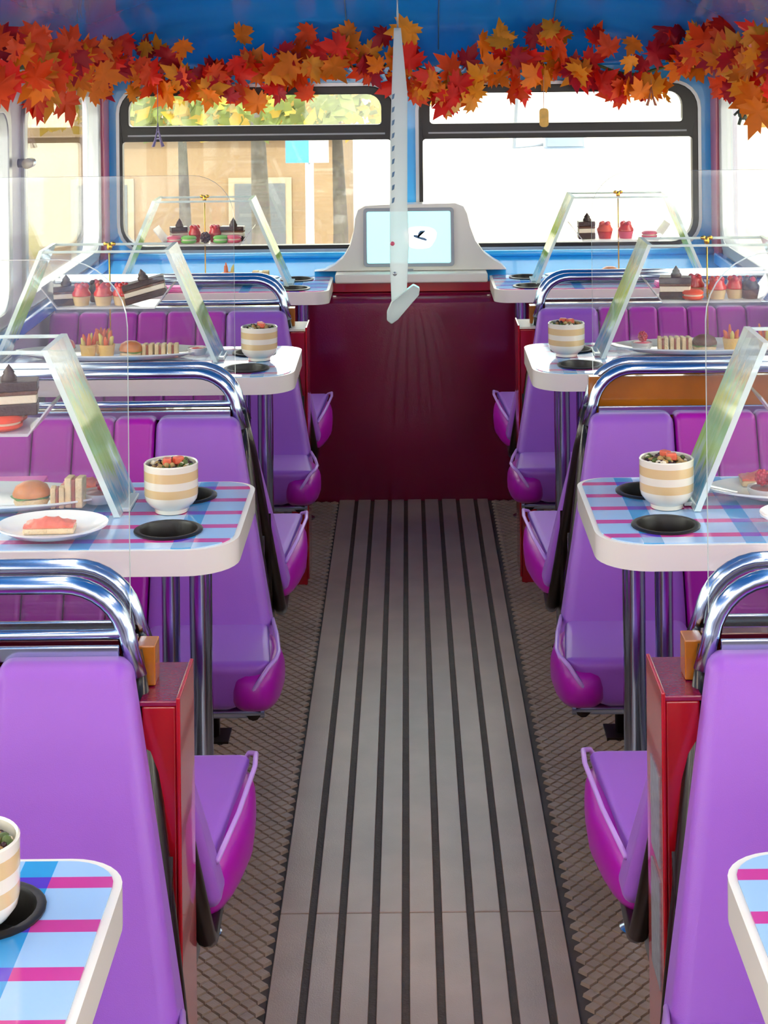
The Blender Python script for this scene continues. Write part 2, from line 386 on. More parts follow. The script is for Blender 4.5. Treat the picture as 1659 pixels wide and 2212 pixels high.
# ceiling panel seams over the windscreens
for x in (-.21, .115, .52):
    yy = [5.3+.79*i/10 for i in range(11)]
    G().tube([(x, y, cz(x, y)-.001) for y in yy], .0022, 6).build('panel_seam', 'ink', ce, smooth=True)
for s, sn in ((-1, 'left'), (1, 'right')):  # tube lamps added out of view as fill to brighten the interior
    for i, y0 in enumerate((-.6, .65, 1.9)):
        x = CX+s*.6; z = cz(x, y0+.5)-.004
        e = empty('ceiling_fill_lamp', (x, y0+.5, z))
        for yy in (-.42, .42): G().box(-.016, .016, yy-.02, yy+.02, -.04, .006).build('bracket', 'alu', e, bevel=.004)
        G().tube([(0, -.5, -.058), (0, .5, -.058)], .024, 16).build('fill_tube', 'lamp', e, smooth=2)
        tag(e, 'added fill tube lamp under the blue ceiling, %s side, %s from the rear' % (sn, ['first', 'second', 'third', 'fourth'][i]), 'lamp', 'added fill lamps')
struct(plate('wall_rear', [(XL, 0), (XR, 0), (XR, 1.56), (XL, 1.56)], [rrect(-.8, .8, .9, 1.42, .08)], 0, .05, lambda a, b, d: (a, -1.2-d, b), 'wallp'))

# ================================================================== benches
def bench(m):
    P = lambda v, f, z: (m*(v-.65), -f, z)
    e = empty('bench_seat', (0, 0, 0))
    # backrest: lavender end bolster and magenta pleats
    def back(v0t, v0b, v1, push=0):
        bl = lambda f, z, v: P(v, f, z)
        g = G(); zb, zt = .36, .805
        fb, ft = .245+push, .078+push
        g.hexa([P(v0b, fb, zb), P(v1, fb, zb), P(v1, fb-.085, zb), P(v0b, fb-.085, zb)], [P(v0t, ft, zt), P(v1, ft, zt), P(v1, ft-.05, zt), P(v0t, ft-.05, zt)])
        return g
    back(.372, .283, .545, .006).build('backrest_bolster', 'lav', e, bevel=.02, seg=4)
    for i in range(6):
        v0 = .547+i*.086; back(v0, v0, v0+.0855).build('backrest_pleat', 'mag', e, bevel=.013, seg=3)
    # cushion
    def cush(v0, v1, f1=.51):
        return G().hexa([P(v0, .19, .345), P(v1, .19, .345), P(v1, f1-.025, .348), P(v0, f1-.025, .348)], [P(v0, .17, .415), P(v1, .17, .415), P(v1, f1, .442), P(v0, f1, .442)])
    gc = G().hexa([P(.318, .19, .345), P(.545, .19, .345), P(.545, .485, .345), P(.340, .485, .345)], [P(.296, .17, .418), P(.545, .17, .418), P(.545, .515, .447), P(.262, .515, .449)])
    c = gc.build('seat_cushion', 'lav', e, bevel=.024, seg=4)
    for i in range(3):
        v0 = .547+i*.172; cush(v0, v0+.171, .505).build('seat_pleat', 'mag', e, bevel=.018, seg=3)
    # rounded magenta end of the cushion, narrowing towards the backrest
    g = G().blob((0, 0, 0), (.05, .168, .05), 3.0)
    g.v = [P(.307+x+(.0 if y > 0 else -y*.14), .356+y, .378+z+(y*.085)) for x, y, z in g.v]
    g.build('cushion_side', 'mag', e, smooth=True)
    G().tube([P(.294, .19, .421), P(.275, .32, .433), P(.262, .45, .447), P(.264, .495, .449), P(.277, .517, .441), P(.298, .521, .41), P(.318, .51, .38)], .0042, 8).build('piping', 'pipe', c, smooth=True)
    # dark bracket below the backrest end
    pl = [(.085, .56), (.135, .44), (.185, .335), (.18, .30), (.085, .30)]
    plate('side_plate', pl, [], .318, .324, lambda a_, b_, d_: P(d_, a_, b_), 'dark', e)
    # chrome rail and bars
    rp = [P(1.05, .037, .893), P(.465, .037, .893)]
    for i in range(1, 9):
        a = R(90*i/8*.9); rp.append(P(.465-.085*math.sin(a), .037, .808+.085*math.cos(a)))
    rp.append(P(.366, .045, .775))
    G().tube(rp, .012, 14).build('grab_rail', 'chrome', e, smooth=True)
    G().tube([P(1.05, .04, .829), P(.381, .04, .829)], .007, 10).build('crossbar', 'chrome', e, smooth=True)
    G().box(*sorted((P(.39, 0, 0)[0], P(1.05, 0, 0)[0])), -.052, -.044, .797, .817).build('cap_strip', 'chrome', e, bevel=.002)
    # dark frame, support and feet
    G().tube([P(.378, .022, .80), P(.357, .05, .70), P(.313, .12, .40), P(.304, .138, .34), P(.304, .17, .322), P(.31, .46, .335)], .014, 10).build('side_frame', 'dark', e, smooth=True)
    G().tube([P(.29, .45, .334), P(1.04, .45, .334)], .011, 10).build('support_tube', 'chrome', e, smooth=True)
    for v in (.47, .98):
        l = G().tube([P(v, .28, .335), P(v, .26, .16), P(v, .25, 0)], .017, 10).build('leg', 'dark', e, smooth=True)
        G().box(P(v, 0, 0)[0]-.04, P(v, 0, 0)[0]+.04, -.29, -.21, 0, .008).build('foot', 'dark', l)
    return e
proto = {-1: bench(-1), 1: bench(1)}
used = {-1: 0, 1: 0}
ROWN = ['nearest', 'middle', 'front']
for ri, yc in enumerate(ROWS):
    for s, sn in ((-1, 'left'), (1, 'right')):
        for rot in (0, 1):
            m = s if rot == 0 else -s
            o = proto[m] if not used[m] else copy_tree(proto[m]); used[m] = 1
            o.location = (CX+s*.65, yc+(.0 if rot else 0), 0); o.rotation_euler = (0, 0, math.pi*rot)
            if rot:
                for ch in [x for x in bpy.data.objects if x.parent == o and x.name.startswith('crossbar')]: bpy.data.objects.remove(ch)
            tag(o, 'lavender and magenta bench, %s row on the %s, facing %s' % (ROWN[ri], sn, 'the windscreen' if rot else 'away from the windscreen'), 'bench', 'bench seats')
# dark red or amber boards standing between the backs
for ri, yc in enumerate(ROWS):
    for s, sn in ((-1, 'left'), (1, 'right')):
        am = (ri == 1 and s == 1)
        e = empty('divider_board', (CX+s*.72, yc, 0))
        f = lambda v: s*(v-.72)
        top = .872 if am else .812
        G().box(*sorted((f(.374), f(1.05))), -.012, .012, .42, top).build('board', 'amber' if am else 'redd', e, bevel=.002)
        if ri != 1: G().box(*sorted((f(.348), f(.374))), -.02, .02, .7535, .806).build('end_cap', 'amber', e, bevel=.002)
        tag(e, '%s board between the bench backs of the %s %s row' % ('broad amber wooden' if am else 'dark red', ROWN[ri], sn), 'board')
# red end boxes
for ri in (0, 2):
    for s, sn in ((-1, 'left'), (1, 'right')):
        e = empty('end_box', (CX+s*.337, ROWS[ri], 0)); f = lambda v: s*(v-.337)
        b = G().box(*sorted((f(.314), f(.360))), -.066, .066, 0, .745).build('box_body', 'red', e, bevel=.004)
        G().box(*sorted((f(.309), f(.3145))), -.071, .071, .02, .757).build('aisle_flange', 'red', e, bevel=.002)
        G().box(*sorted((f(.3095), f(.362))), -.07, .07, .7455, .7525).build('top_cap', 'maroon' if ri == 0 else 'crm', e, bevel=.002)
        if s == 1 and ri == 0:
            for z0, z1, y0 in ((.52, .64, -.05), (.36, .50, -.045)):
                G().box(f(.3072), f(.3094), y0, y0+.075, z0, z1).build('notice', 'notice', e)
        tag(e, 'red painted metal box at the aisle end of the %s %s benches%s' % (ROWN[ri], sn, ', with grey notices' if (s == 1 and ri == 0) else ''), 'end box', 'red boxes at bench ends')
# clear acrylic partitions on the bench backs
for ri in (0, 1):
    for s, sn in ((-1, 'left'), (1, 'right')):
        yc = ROWS[ri]
        fn = lambda a, b, d, s=s, yc=yc: (CX+s*a, yc+.0135+d, b)
        o = plate('acrylic_partition', rrect(.386, 1.06, .80, 1.31, (.005, .005, .01, .09), 8), [], 0, .008, fn, ['acry', 'aedge'], edge_mat=1)
        tag(o, 'clear acrylic partition with rounded corner above the %s benches on the %s' % (ROWN[ri], sn), 'partition', 'acrylic partitions')

# ================================================================== tables
def table(dep, ax0, ax1, py, rads=(.01, .085, .06, .01)):
    # aisle end towards +x
    e = empty('cafe_table', (0, 0, 0))
    hd = dep/2; holes = []
    hp = [(ax1-.122, -.108), (ax1-.122, .108)]
    for hx, hy in hp: holes.append([(hx+.049*math.cos(2*math.pi*i/24), hy+.049*math.sin(2*math.pi*i/24)) for i in range(24)])
    plate('table_rim', rrect(ax0, ax1, -hd, hd, rads, 8), holes, -.042, 0, XY(TZ-.002), 'white', e, bevel=.006)
    plate('table_surface', rrect(ax0+.008, ax1-.009, -hd+.008, hd-.008, tuple(max(.004, r-.008) for r in rads), 8), holes, -.001, .0015, XY(TZ-.002), 'table', e)
    for hx, hy in hp:
        G().lathe([(.0575, -.001), (.058, .002), (.055, .0035), (.049, .003), (.047, -.002), (.045, -.035), (.0001, -.036)], 28, (hx, hy, TZ)).build('cup_holder', 'black', e, smooth=2)
    if True:
        for px, py, r in ((ax1-.093, py, .0205), (ax1-.148, py*1.12, .0165)):
            l = G().lathe([(r, .01), (r, TZ-.045)], 20, (px, py, 0)).build('pole', 'chrome', e, smooth=True)
            G().lathe([(.0001, .0005), (.032, .0005), (.032, .006), (r, .012)], 20, (px, py, 0)).build('pole_foot', 'chrome', l, smooth=2)
        G().box(ax1-.22, ax1-.04, py-.06, py+.06, TZ-.054, TZ-.0445).build('under_plate', 'dark', e, bevel=.002)
    return e
TN = ['foreground', 'nearest full', 'middle', 'front']
tp = {-1: table(.43, -.385, .39, .088), 1: table(.43, -.385, .39, -.088, (.01, .06, .085, .01))}; tu = set()
TAB = {}
for ti, ty in enumerate(TABS):
    for s, sn in ((-1, 'left'), (1, 'right')):
        o = tp[s] if s not in tu else copy_tree(tp[s]); tu.add(s)
        o.location = (CX+s*.685, ty, 0); o.rotation_euler = (0, 0, 0 if s < 0 else math.pi)
        tag(o, 'white-rimmed table with blue and pink stripes, %s on the %s' % (['partly cut off', 'behind the nearest bench', 'between the middle and front benches'][ti], sn), 'table', 'striped cafe tables')
for s, sn in ((-1, 'left'), (1, 'right')):
    o = table(.36, -.385, .415, s*.04, (.01, .05, .02, .01) if s < 0 else (.01, .02, .05, .01))
    o.location = (CX+s*.685, 5.762, 0); o.rotation_euler = (0, 0, 0 if s < 0 else math.pi)
    if s > 0: o.scale = (1, 1, 1)
    tag(o, 'white table below the %s windscreen beside the white screen console' % sn, 'table', 'striped cafe tables')
TABS.append(5.74)

# ================================================================== tea stands
def stand():
    e = empty('tea_stand', (0, 0, 0))
    for s in (-1, 1):
        b, t, th = .287*s, .165*s, .011*s
        g = G().hexa([(b, -.085, .001), (b-th, -.085, .001), (b-th, .085, .001), (b, .085, .001)], [(t, -.085, .29), (t-th, -.085, .29), (t-th, .085, .29), (t, .085, .29)])
        for i in range(6): g.m[i] = 0
        g.m[2] = 1; g.m[4] = 1; g.m[1] = 1
        p = g.build('slanted_plate', ['film', 'aedge'], e, bevel=0)
        # clear sleeve over the upper end and foot of each plate
        G().box(*sorted((b-.02*s, b+.012*s)), -.05, .05, .0005, .008).build('plate_foot', 'aedge', p, bevel=.002)
    G().box(-.157, .157, -.083, -.079, .2825, .289).build('top_bar', 'aedge', e, bevel=.001)
    G().box(-.157, .157, .079, .083, .2825, .289).build('top_bar', 'aedge', e, bevel=.001)
    G().tube([(0, 0, .012), (0, 0, .282)], .0022, 8).build('rod', 'gold', e, smooth=True)
    f = G().ball((0, 0, .288), .0075, 10, 6, 0, 1.6)
    fin = f.build('finial', 'gold', e, smooth=True)
    for s in (-1, 1):
        G().ball((s*.009, 0, .296), .0075, 8, 5, 0, .8, 1, .5).build('wing', 'gold', fin, smooth=True)
    # upper tray with flared ends
    o = [(-.165, .052), (-.125, 0), (.125, 0), (.165, .052)]; th = .005
    g = G()
    for (a, b), (c, d) in zip(o[:-1], o[1:]):
        g.hexa([(a, -.065, .142+b-th), (c, -.065, .142+d-th), (c, .065, .142+d-th), (a, .065, .142+b-th)], [(a, -.065, .142+b), (c, -.065, .142+d), (c, .065, .142+d), (a, .065, .142+b)])
    bm = bmesh.new(); me = bpy.data.meshes.new('t'); me.from_pydata(g.v, [], g.f); bm.from_mesh(me); bmesh.ops.remove_doubles(bm, verts=bm.verts, dist=1e-5)
    g2 = G(); bm.verts.index_update(); g2.v = [tuple(v.co) for v in bm.verts]; g2.f = [tuple(v.index for v in f.verts) for f in bm.faces]; g2.m = [0]*len(g2.f); bm.free()
    g2.build('upper_tray', 'tray', e)
    # lower oval dish
    G().lathe([(.0001, .003), (.66, .003), (.8, .006), (1, .018), (1, .0215), (.8, .0105), (.66, .0075), (.0001, .0075)], 40, (0, 0, 0), sx=.25, sy=.09).build('lower_dish', 'china', e, smooth=2)
    return e
ST = {}
st0 = stand(); first = True
SV = {(1, -1): -.788, (2, -1): -.775, (3, -1): -.685, (1, 1): .775, (2, 1): .775, (3, 1): .71}
SHIFT = {(1, -1): .036, (2, -1): .053, (3, -1): .02, (1, 1): .015, (2, 1): .005, (3, 1): .032}
TBL = {(1, -1): 'nearest left', (2, -1): 'middle left', (3, -1): 'front left', (1, 1): 'nearest right', (2, 1): 'middle right', (3, 1): 'front right', (0, -1): 'foreground left', (0, 1): 'foreground right'}
for k, x in SV.items():
    o = st0 if first else copy_tree(st0); first = False
    o.location = (x, TABS[k[0]]+(.055 if k[0] < 3 else .04), TZ); ST[k] = o.location.copy()
    tag(o, 'two-tier acrylic tea stand with slanted iridescent sides on the %s table' % TBL[k], 'tea stand', 'acrylic tea stands')

# ================================================================== mugs
def mug():
    e = empty('mug', (0, 0, 0))
    pf = [(.0001, 0), (.028, 0), (.029, .007), (.038, .0135), (.0445, .022), (.0465, .031), (.0468, .045), (.047, .058), (.047, .074), (.0472, .084), (.0455, .086), (.0435, .084), (.042, .04), (.0001, .035)]
    mi = [0, 0, 0, 0, 0, 1, 0, 1, 0, 0, 0, 0, 0]
    G().lathe(pf, 40, mis=mi).build('mug_body', ['cream', 'tan'], e, smooth=2)
    G().lathe([(.0428, .068), (.0001, .072)], 28).build('filling', 'leafg', e, smooth=True)
    g = G(); rn = random.Random(3)
    for i in range(70):
        a = rn.uniform(0, 6.28); r = .038*math.sqrt(rn.random()); sz = rn.uniform(.003, .0065)
        g.ball((r*math.cos(a), r*math.sin(a), .078+rn.uniform(0, .012)*(1-r/.05)), sz, 6, 4, rn.choice((0, 0, 1, 2, 3)), rn.uniform(.5, 1.2))
    stuff(g.build('topping', ['gran', 'leafg', 'crm', 'dberry'], e, smooth=True))
    g = G()
    for a, b, c in ((-.012, .004, 20), (.008, .006, 70)):
        g.hexa(*[[(a+x*.009*math.cos(R(c))-y*.007*math.sin(R(c)), b+x*.009*math.sin(R(c))+y*.007*math.cos(R(c)), z) for x, y in ((-1, -1), (1, -1), (1, 1), (-1, 1))] for z in (.082, .095)])
    stuff(g.build('garnish', 'salm', e, bevel=.003))
    return e
mg0 = mug(); first = True
for (t, s), x, y in (((1, -1), -.418, 2.99), ((2, -1), -.385, 4.40), ((1, 1), .446, 2.985), ((2, 1), .405, 4.41), ((0, -1), -.413, 1.585)):
    o = mg0 if first else copy_tree(mg0); first = False
    o.location = (x, y, TZ+.0005); o.rotation_euler = (0, 0, x*9+t)
    tag(o, 'cream and tan striped mug of granola dessert on the %s table' % TBL[(t, s)], 'mug', 'striped mugs')

# ================================================================== plates and napkins
def dish(x, y, r, label):
    o = G().lathe([(.0001, .003), (.62, .003), (.8, .007), (1, .017), (1, .02), (.8, .011), (.62, .0075), (.0001, .0075)], 40, (0, 0, 0), sx=r, sy=r*.86).build('plate', 'china', None, smooth=2)
    o.location = (x, y, TZ+.0003); tag(o, label, 'plate', 'white plates'); return o
dish(-.597, 2.853, .092, 'white plate with a salmon toast at the front edge of the nearest left table')
dish(.672, 2.865, .088, 'empty white plate at the front edge of the nearest right table')
def napkin(x, y, rz, w_, d_, label):
    e = empty('napkin', (x, y, TZ+.0005), rz)
    for i in range(3):
        k = 1-.02*i
        G().box(-w_*k, w_*k, -d_*k, d_*k, .0055*i, .0055*i+.005).build('fold', 'pinknap', e, bevel=.0018)
    tag(e, label, 'napkin', 'pink napkins')
napkin(-.72, 3.15, .05, .05, .03, 'folded pink napkin behind the tea stand on the nearest left table')
napkin(-.665, 4.245, .1, .052, .03, 'folded pink napkin nearer the aisle on the middle left table')
napkin(-.955, 4.25, -.05, .05, .03, 'folded pink napkin nearer the wall on the middle left table')
napkin(.735, 4.245, .03, .052, .03, 'folded pink napkin at the edge of the middle right table')
napkin(-.76, 5.63, 0, .05, .03, 'folded pink napkin on the front left table')
napkin(.86, 5.63, 0, .05, .03, 'folded pink napkin on the front right table')

# ================================================================== food
def place(o, k, dx, dy, z, rz, label, cat, group=None):
    b = ST[k]; dx += SHIFT[k] if z < .1 else 0; o.location = (b.x+dx, b.y+dy, b.z+z); o.rotation_euler = (0, 0, rz); tag(o, label, cat, group)
    if z > .1 and cat in ('cake', 'cupcake', 'macaron', 'berry'): o.scale = (1.18, 1.18, 1.18)
    return o
def wavy_box(g, x, y, z0, z1, mi=0): return g.box(-x, x, -y, y, z0, z1, mi)
def cake(w_=.03, d_=.022, h=.05):
    e = empty('cake_slice', (0, 0, 0))
    for nm, a, b, mt in (('base', 0, .3, 'choc'), ('cream', .3, .52, 'crm'), ('sponge', .52, .62, 'spong'), ('icing', .62, .86, 'choc')):
        q = .97 if nm == 'cream' else 1
        g = G().hexa([(-w_*q, -d_*q, h*a), (w_*q, -d_*.7*q, h*a), (w_*q, d_*.7*q, h*a), (-w_*q, d_*q, h*a)], [(-w_*q, -d_*q, h*b), (w_*q, -d_*.7*q, h*b), (w_*q, d_*.7*q, h*b), (-w_*q, d_*q, h*b)])
        g.build(nm, mt, e, bevel=.002)
    G().lathe([(.0115, 0), (.012, .005), (.008, .01), (.009, .012), (.0045, .018), (.0001, .024)], 12, (.002, 0, h*.86)).build('swirl', 'choc', e, smooth=True)
    return e
def macaron(mt, r=.021):
    e = empty('macaron', (0, 0, 0))
    for z0, sg in ((.0, 1), (.022, -1)):
        pr = [(.0001, 0), (r*.8, .001), (r, .005), (r, .009), (.0001, .009)]
        if sg < 0: pr = [(a, .009-b) for a, b in reversed(pr)]
        G().lathe([(a, b+(0 if sg > 0 else .013)) for a, b in pr], 20).build('shell', mt, e, smooth=2)
    G().lathe([(.0001, .009), (r*.88, .009), (r*.88, .013), (.0001, .013)], 18).build('filling', 'crm', e, smooth=2)
    return e
def cupcake(top='redf', base='tan', r=.02):
    e = empty('cupcake', (0, 0, 0))
    G().lathe([(.0001, 0), (r*.78, 0), (r, .02), (r*.9, .021), (.0001, .021)], 16).build('case', base, e, smooth=2)
    g = G(); g.lathe([(r*1.02, .021), (r*1.04, .027), (r*.8, .034), (r*.82, .037), (r*.5, .043), (.0001, .047)], 16)
    t = g.build('icing', top, e, smooth=True)
    for i in range(4):
        a = i*1.57+.4; G().ball((r*.5*math.cos(a), r*.5*math.sin(a), .042), .007, 8, 5).build('berry', 'berry' if i % 2 else top, t, smooth=True)
    return e
def tart(sticks=5, seed=1):
    e = empty('savoury_cup', (0, 0, 0)); rn = random.Random(seed)
    G().lathe([(.0001, 0), (.0175, 0), (.0225, .034), (.0205, .034), (.0165, .006), (.0001, .006)], 14).build('pastry_cup', 'yel', e, smooth=2)
    for i in range(sticks):
        a = i*6.28/sticks; x, y = .01*math.cos(a), .01*math.sin(a)
        G().tube([(x, y, .012), (x*1.5, y*1.5, .04+rn.uniform(0, .02)), (x*1.9, y*1.9, .052+rn.uniform(0, .016))], [.006, .0055, .002], 7).build('vegetable_stick', rn.choice(('veg', 'vegy', 'veg')), e, smooth=True)
    return e
def bunroll(top='bun'):
    e = empty('filled_bun', (0, 0, 0))
    G().lathe([(.0001, 0), (.022, 0), (.025, .007), (.024, .013), (.0001, .013)], 18, sx=1.25).build('bottom_half', 'bread', e, smooth=2)
    g = G(); n = 22
    for i in range(n):
        a = 2*math.pi*i/n; r = .0275+.003*math.sin(5*a); g.v.append((r*1.25*math.cos(a), r*math.sin(a), .0145+.002*math.sin(3*a)))
    g.v += [(0, 0, .017), (0, 0, .0135)]; g.f = [(i, (i+1) % n, n) for i in range(n)]+[((i+1) % n, i, n+1) for i in range(n)]; g.m = [0]*len(g.f)
    g.build('lettuce', 'lett', e, smooth=True)
    G().lathe([(.0001, .0165), (.026, .0165), (.0265, .022), (.022, .034), (.012, .0405), (.0001, .042)], 18, sx=1.25).build('top_half', top, e, smooth=2)
    return e
def sandwich(w_=.012, d_=.016, h=.04, fill='ham'):
    e = empty('finger_sandwich', (0, 0, 0))
    for nm, a, b, mt in (('bread_slice', -1, -.25, 'bread'), ('filling', -.25, .2, fill), ('bread_slice', .2, 1, 'bread')):
        G().box(w_*a, w_*b, -d_, d_, 0, h if nm[0] == 'b' else h*.96).build(nm, mt, e, bevel=.002)
    return e
def toast():
    e = empty('salmon_toast', (0, 0, 0))
    G().box(-.042, .042, -.02, .02, 0, .01).build('bread_slice', 'bread', e, bevel=.003)
    g = G(); nx, ny = 12, 6
    for z in (0, 1):
        for i in range(nx+1):
            for j in range(ny+1):
                x = -.041+.082*i/nx; y = -.0195+.039*j/ny
                zz = .0105 if not z else .0135+.011*math.sin(math.pi*i/nx)*math.sin(math.pi*j/ny)+.002*math.sin(i*2.1+j)
                g.v.append((x, y, zz))
    N = (nx+1)*(ny+1); I = lambda i, j: i*(ny+1)+j
    for i in range(nx):
        for j in range(ny):
            g.f.append((I(i, j), I(i+1, j), I(i+1, j+1), I(i, j+1))); g.f.append((N+I(i, j), N+I(i, j+1), N+I(i+1, j+1), N+I(i+1, j)))
    for i in range(nx):
        for j in (0, ny): g.f.append((I(i, j), I(i+1, j), N+I(i+1, j), N+I(i, j)))
    for j in range(ny):
        for i in (0, nx): g.f.append((I(i, j), I(i, j+1), N+I(i, j+1), N+I(i, j)))
    g.m = [0]*len(g.f); g.build('salmon', 'salm', e, smooth=2)
    return e
def raspberry(mt='berry', r=.013):
    g = G().ball((0, 0, r*1.05), r*.82, 12, 8, 0, 1.1)
    for i in range(30):
        z = 1-2*(i+.5)/30; a = i*2.39996; q = math.sqrt(1-z*z)
        g.ball((r*.75*q*math.cos(a), r*.75*q*math.sin(a), r*1.05+r*.85*z), r*.3, 6, 4)
    return g.build('raspberry', mt, None, smooth=True)
def puck(mt, r=.03):
    e = empty('dessert_pot', (0, 0, 0))
    G().lathe([(.0001, 0), (r*.8, 0), (r, .012), (r, .018), (r*.94, .018), (r*.9, .013), (.0001, .012)], 22).build('glass_dish', 'tray', e, smooth=2)
    G().lathe([(.0001, .0125), (r*.88, .0125), (r*.8, .0165), (.0001, .019)], 20).build('mousse', mt, e, smooth=True)
    return e
def loaf(w_=.04):
    g = G().lathe([(.0001, 0), (.6, 0), (.95, .2), (1, .5), (.8, .82), (.45, .97), (.0001, 1)], 20, sx=w_, sy=.022)
    g.v = [(x, y, z*.026) for x, y, z in g.v]
    return g.build('bread_roll', 'bread', None, smooth=True)
UT = .1425; LD = .0078
up = 'on upper tray of %s stand'; lo = 'on lower dish of %s stand'
def U(k): return up % TBL[k]
def Lw(k): return lo % TBL[k]
k = (1, -1)
place(cake(.045, .03, .058), k, .078, -.01, UT+.0238, .15, 'large chocolate cake slice with cream layer '+U(k), 'cake')
place(macaron('orgf', .028), k, .075, -.028, UT, 0, 'orange red macaron under the chocolate cake '+U(k), 'macaron')
place(macaron('orgf', .028), k, .07, .03, UT, 0, 'orange red macaron behind the others '+U(k), 'macaron')
place(bunroll(), k, .085, -.022, LD, .3, 'lettuce filled bun at left '+Lw(k), 'bun')
place(sandwich(.012, .012, .036), k, .135, -.04, LD, .1, 'short finger sandwich beside the bun '+Lw(k), 'sandwich')
place(sandwich(.016, .014, .052), k, .165, -.035, LD, -.1, 'tall finger sandwich '+Lw(k), 'sandwich')
place(toast(), k, .165, .052, LD+.004, .05, 'salmon toast behind the sandwiches '+Lw(k), 'toast')
place(puck('ham', .032), k, .165+.05-.012, -.005, LD, 0, 'small glass dessert dish holding a raspberry '+Lw(k), 'dessert')
place(raspberry(), k, .208, -.006, LD+.018, 0, 'single raspberry on the dessert dish '+Lw(k), 'raspberry')
t = toast(); t.location = (-.6, 2.845, TZ+.0082); t.rotation_euler = (0, 0, .05); tag(t, 'salmon toast alone on the white plate at the table edge', 'toast')
k = (1, 1)
place(toast(), k, -.155, .05, LD+.004, 0, 'salmon toast '+Lw(k), 'toast')
place(puck('ham', .034), k, -.165, -.03, LD+.002, 0, 'glass dessert dish with two raspberries '+Lw(k), 'dessert')
place(raspberry('berry', .0135), k, -.172, -.026, LD+.021, 0, 'raspberry further back of two '+Lw(k), 'raspberry')
place(raspberry('berry', .0135), k, -.152, -.042, LD+.021, 1, 'raspberry nearer the front of two '+Lw(k), 'raspberry')
place(cupcake(), k, -.02, -.02, UT, 0, 'red iced cupcake '+U(k), 'cupcake')
k = (2, -1)
for i, (dx, a) in enumerate(((-.112, 'leftmost dark chocolate cake slice '), (.1, 'large tilted chocolate cake slice at the right end '))):
    c_ = cake(.026 if i == 0 else .046, .024, .05)
    place(c_, k, dx, -.02, UT, .2, a+U(k), 'cake')
    if i: c_.rotation_euler = (0, R(-14), .1); c_.location.z += .0135
for dx, dy, a in ((-.068, -.03, 'leftmost'), (-.012, -.032, 'middle'), (.036, -.03, 'rightmost')):
    place(cupcake(), k, dx, dy, UT, dx*30, a+' red iced cupcake '+U(k), 'cupcake')
place(cupcake('choc', 'spong', .018), k, -.04, .03, UT, 0, 'chocolate iced cupcake behind the red ones '+U(k), 'cupcake')
place(bunroll('salm'), k, -.185+.01, -.01, LD+.004, .4, 'orange bun at the left end '+Lw(k), 'bun')
place(tart(5, 1), k, -.105, -.03, LD, 0, 'left yellow pastry cup of vegetable sticks '+Lw(k), 'pastry cup')
place(tart(5, 2), k, -.058, -.032, LD, 1, 'right yellow pastry cup of vegetable sticks '+Lw(k), 'pastry cup')
place(tart(6, 5), k, -.078, .03, LD, 2, 'rear yellow pastry cup of vegetable sticks '+Lw(k), 'pastry cup')
place(bunroll(), k, .005, -.03, LD, -.5, 'glossy bun with lettuce beside the pastry cups '+Lw(k), 'bun')
for i in range(3):
    place(sandwich(.0135, .016, .034), k, .05+i*.032, -.03, LD, .06*(i-1), ['left', 'middle', 'right'][i]+' finger sandwich of the row '+Lw(k), 'sandwich')
place(puck('redf', .026), k, .175, -.018, LD+.003, 0, 'red jelly dish at the right end '+Lw(k), 'dessert')
k = (2, 1)
place(cake(.034, .026, .056), k, -.086, -.02, UT, -.2, 'layered chocolate cake slice at the left end '+U(k), 'cake')
place(macaron('orgf', .024), k, -.045, -.04, UT, 0, 'orange red macaron beside the chocolate cake '+U(k), 'macaron')
for dx, dy, a in ((-.028, .02, 'tall red cupcake behind the macaron '), (.02, -.03, 'red iced cupcake in the middle '), (.068, -.02, 'red iced cupcake at right ')):
    place(cupcake(), k, dx, dy, UT, dx*40, a+U(k), 'cupcake')
place(cupcake('choc', 'spong'), k, .105, -.03, UT, 0, 'chocolate iced cupcake at the right end '+U(k), 'cupcake')
place(puck('pnkf', .028), k, -.178, -.012, LD+.004, 0, 'pink dessert dish with raspberry at the left end '+Lw(k), 'dessert')
place(raspberry(), k, -.176, -.016, LD+.023, 0, 'raspberry on the pink dessert '+Lw(k), 'raspberry')
for i in range(3):
    place(sandwich(.013, .016, .036), k, -.125+i*.03, -.02, LD, .08*(i-1), ['left', 'middle', 'right'][i]+' pale finger sandwich of the row '+Lw(k), 'sandwich')
place(bunroll('spong'), k, -.018, -.025, LD, .2, 'dark topped bun '+Lw(k), 'bun')
place(tart(4, 7), k, .05, -.03, LD, 0, 'left yellow pastry cup with carrot stick '+Lw(k), 'pastry cup')
place(tart(4, 8), k, .142, -.025, LD, 0, 'right yellow pastry cup with carrot stick '+Lw(k), 'pastry cup')
k = (3, -1)
for i, (mt, dx, dy, a) in enumerate((('pnkf', -.098, -.035, 'leftmost red macaron'), ('grnf', -.05, -.04, 'left green macaron'), ('grnf', .058, -.04, 'right green macaron'), ('pnkf', .1, -.035, 'rightmost red macaron'))):
    place(macaron(mt, .022), k, dx, dy, UT, 0, a+' '+U(k), 'macaron', 'macarons on the front left tray')
place(cake(.024, .02, .05), k, -.09, .015, UT, .3, 'chocolate cake slice at the left end '+U(k), 'cake')
place(cake(.034, .02, .05), k, .092, .015, UT, -.1, 'chocolate cake slice at the right end '+U(k), 'cake')
place(cupcake('redf', 'redf', .018), k, -.034, .0, UT, 0, 'red cupcake left of the rod '+U(k), 'cupcake')
place(cupcake('redf', 'redf', .018), k, .034, .0, UT, 0, 'red cupcake right of the rod '+U(k), 'cupcake')
place(raspberry('dberry', .015), k, 0.005, -.035, UT, 0, 'dark berry before the rod '+U(k), 'berry')
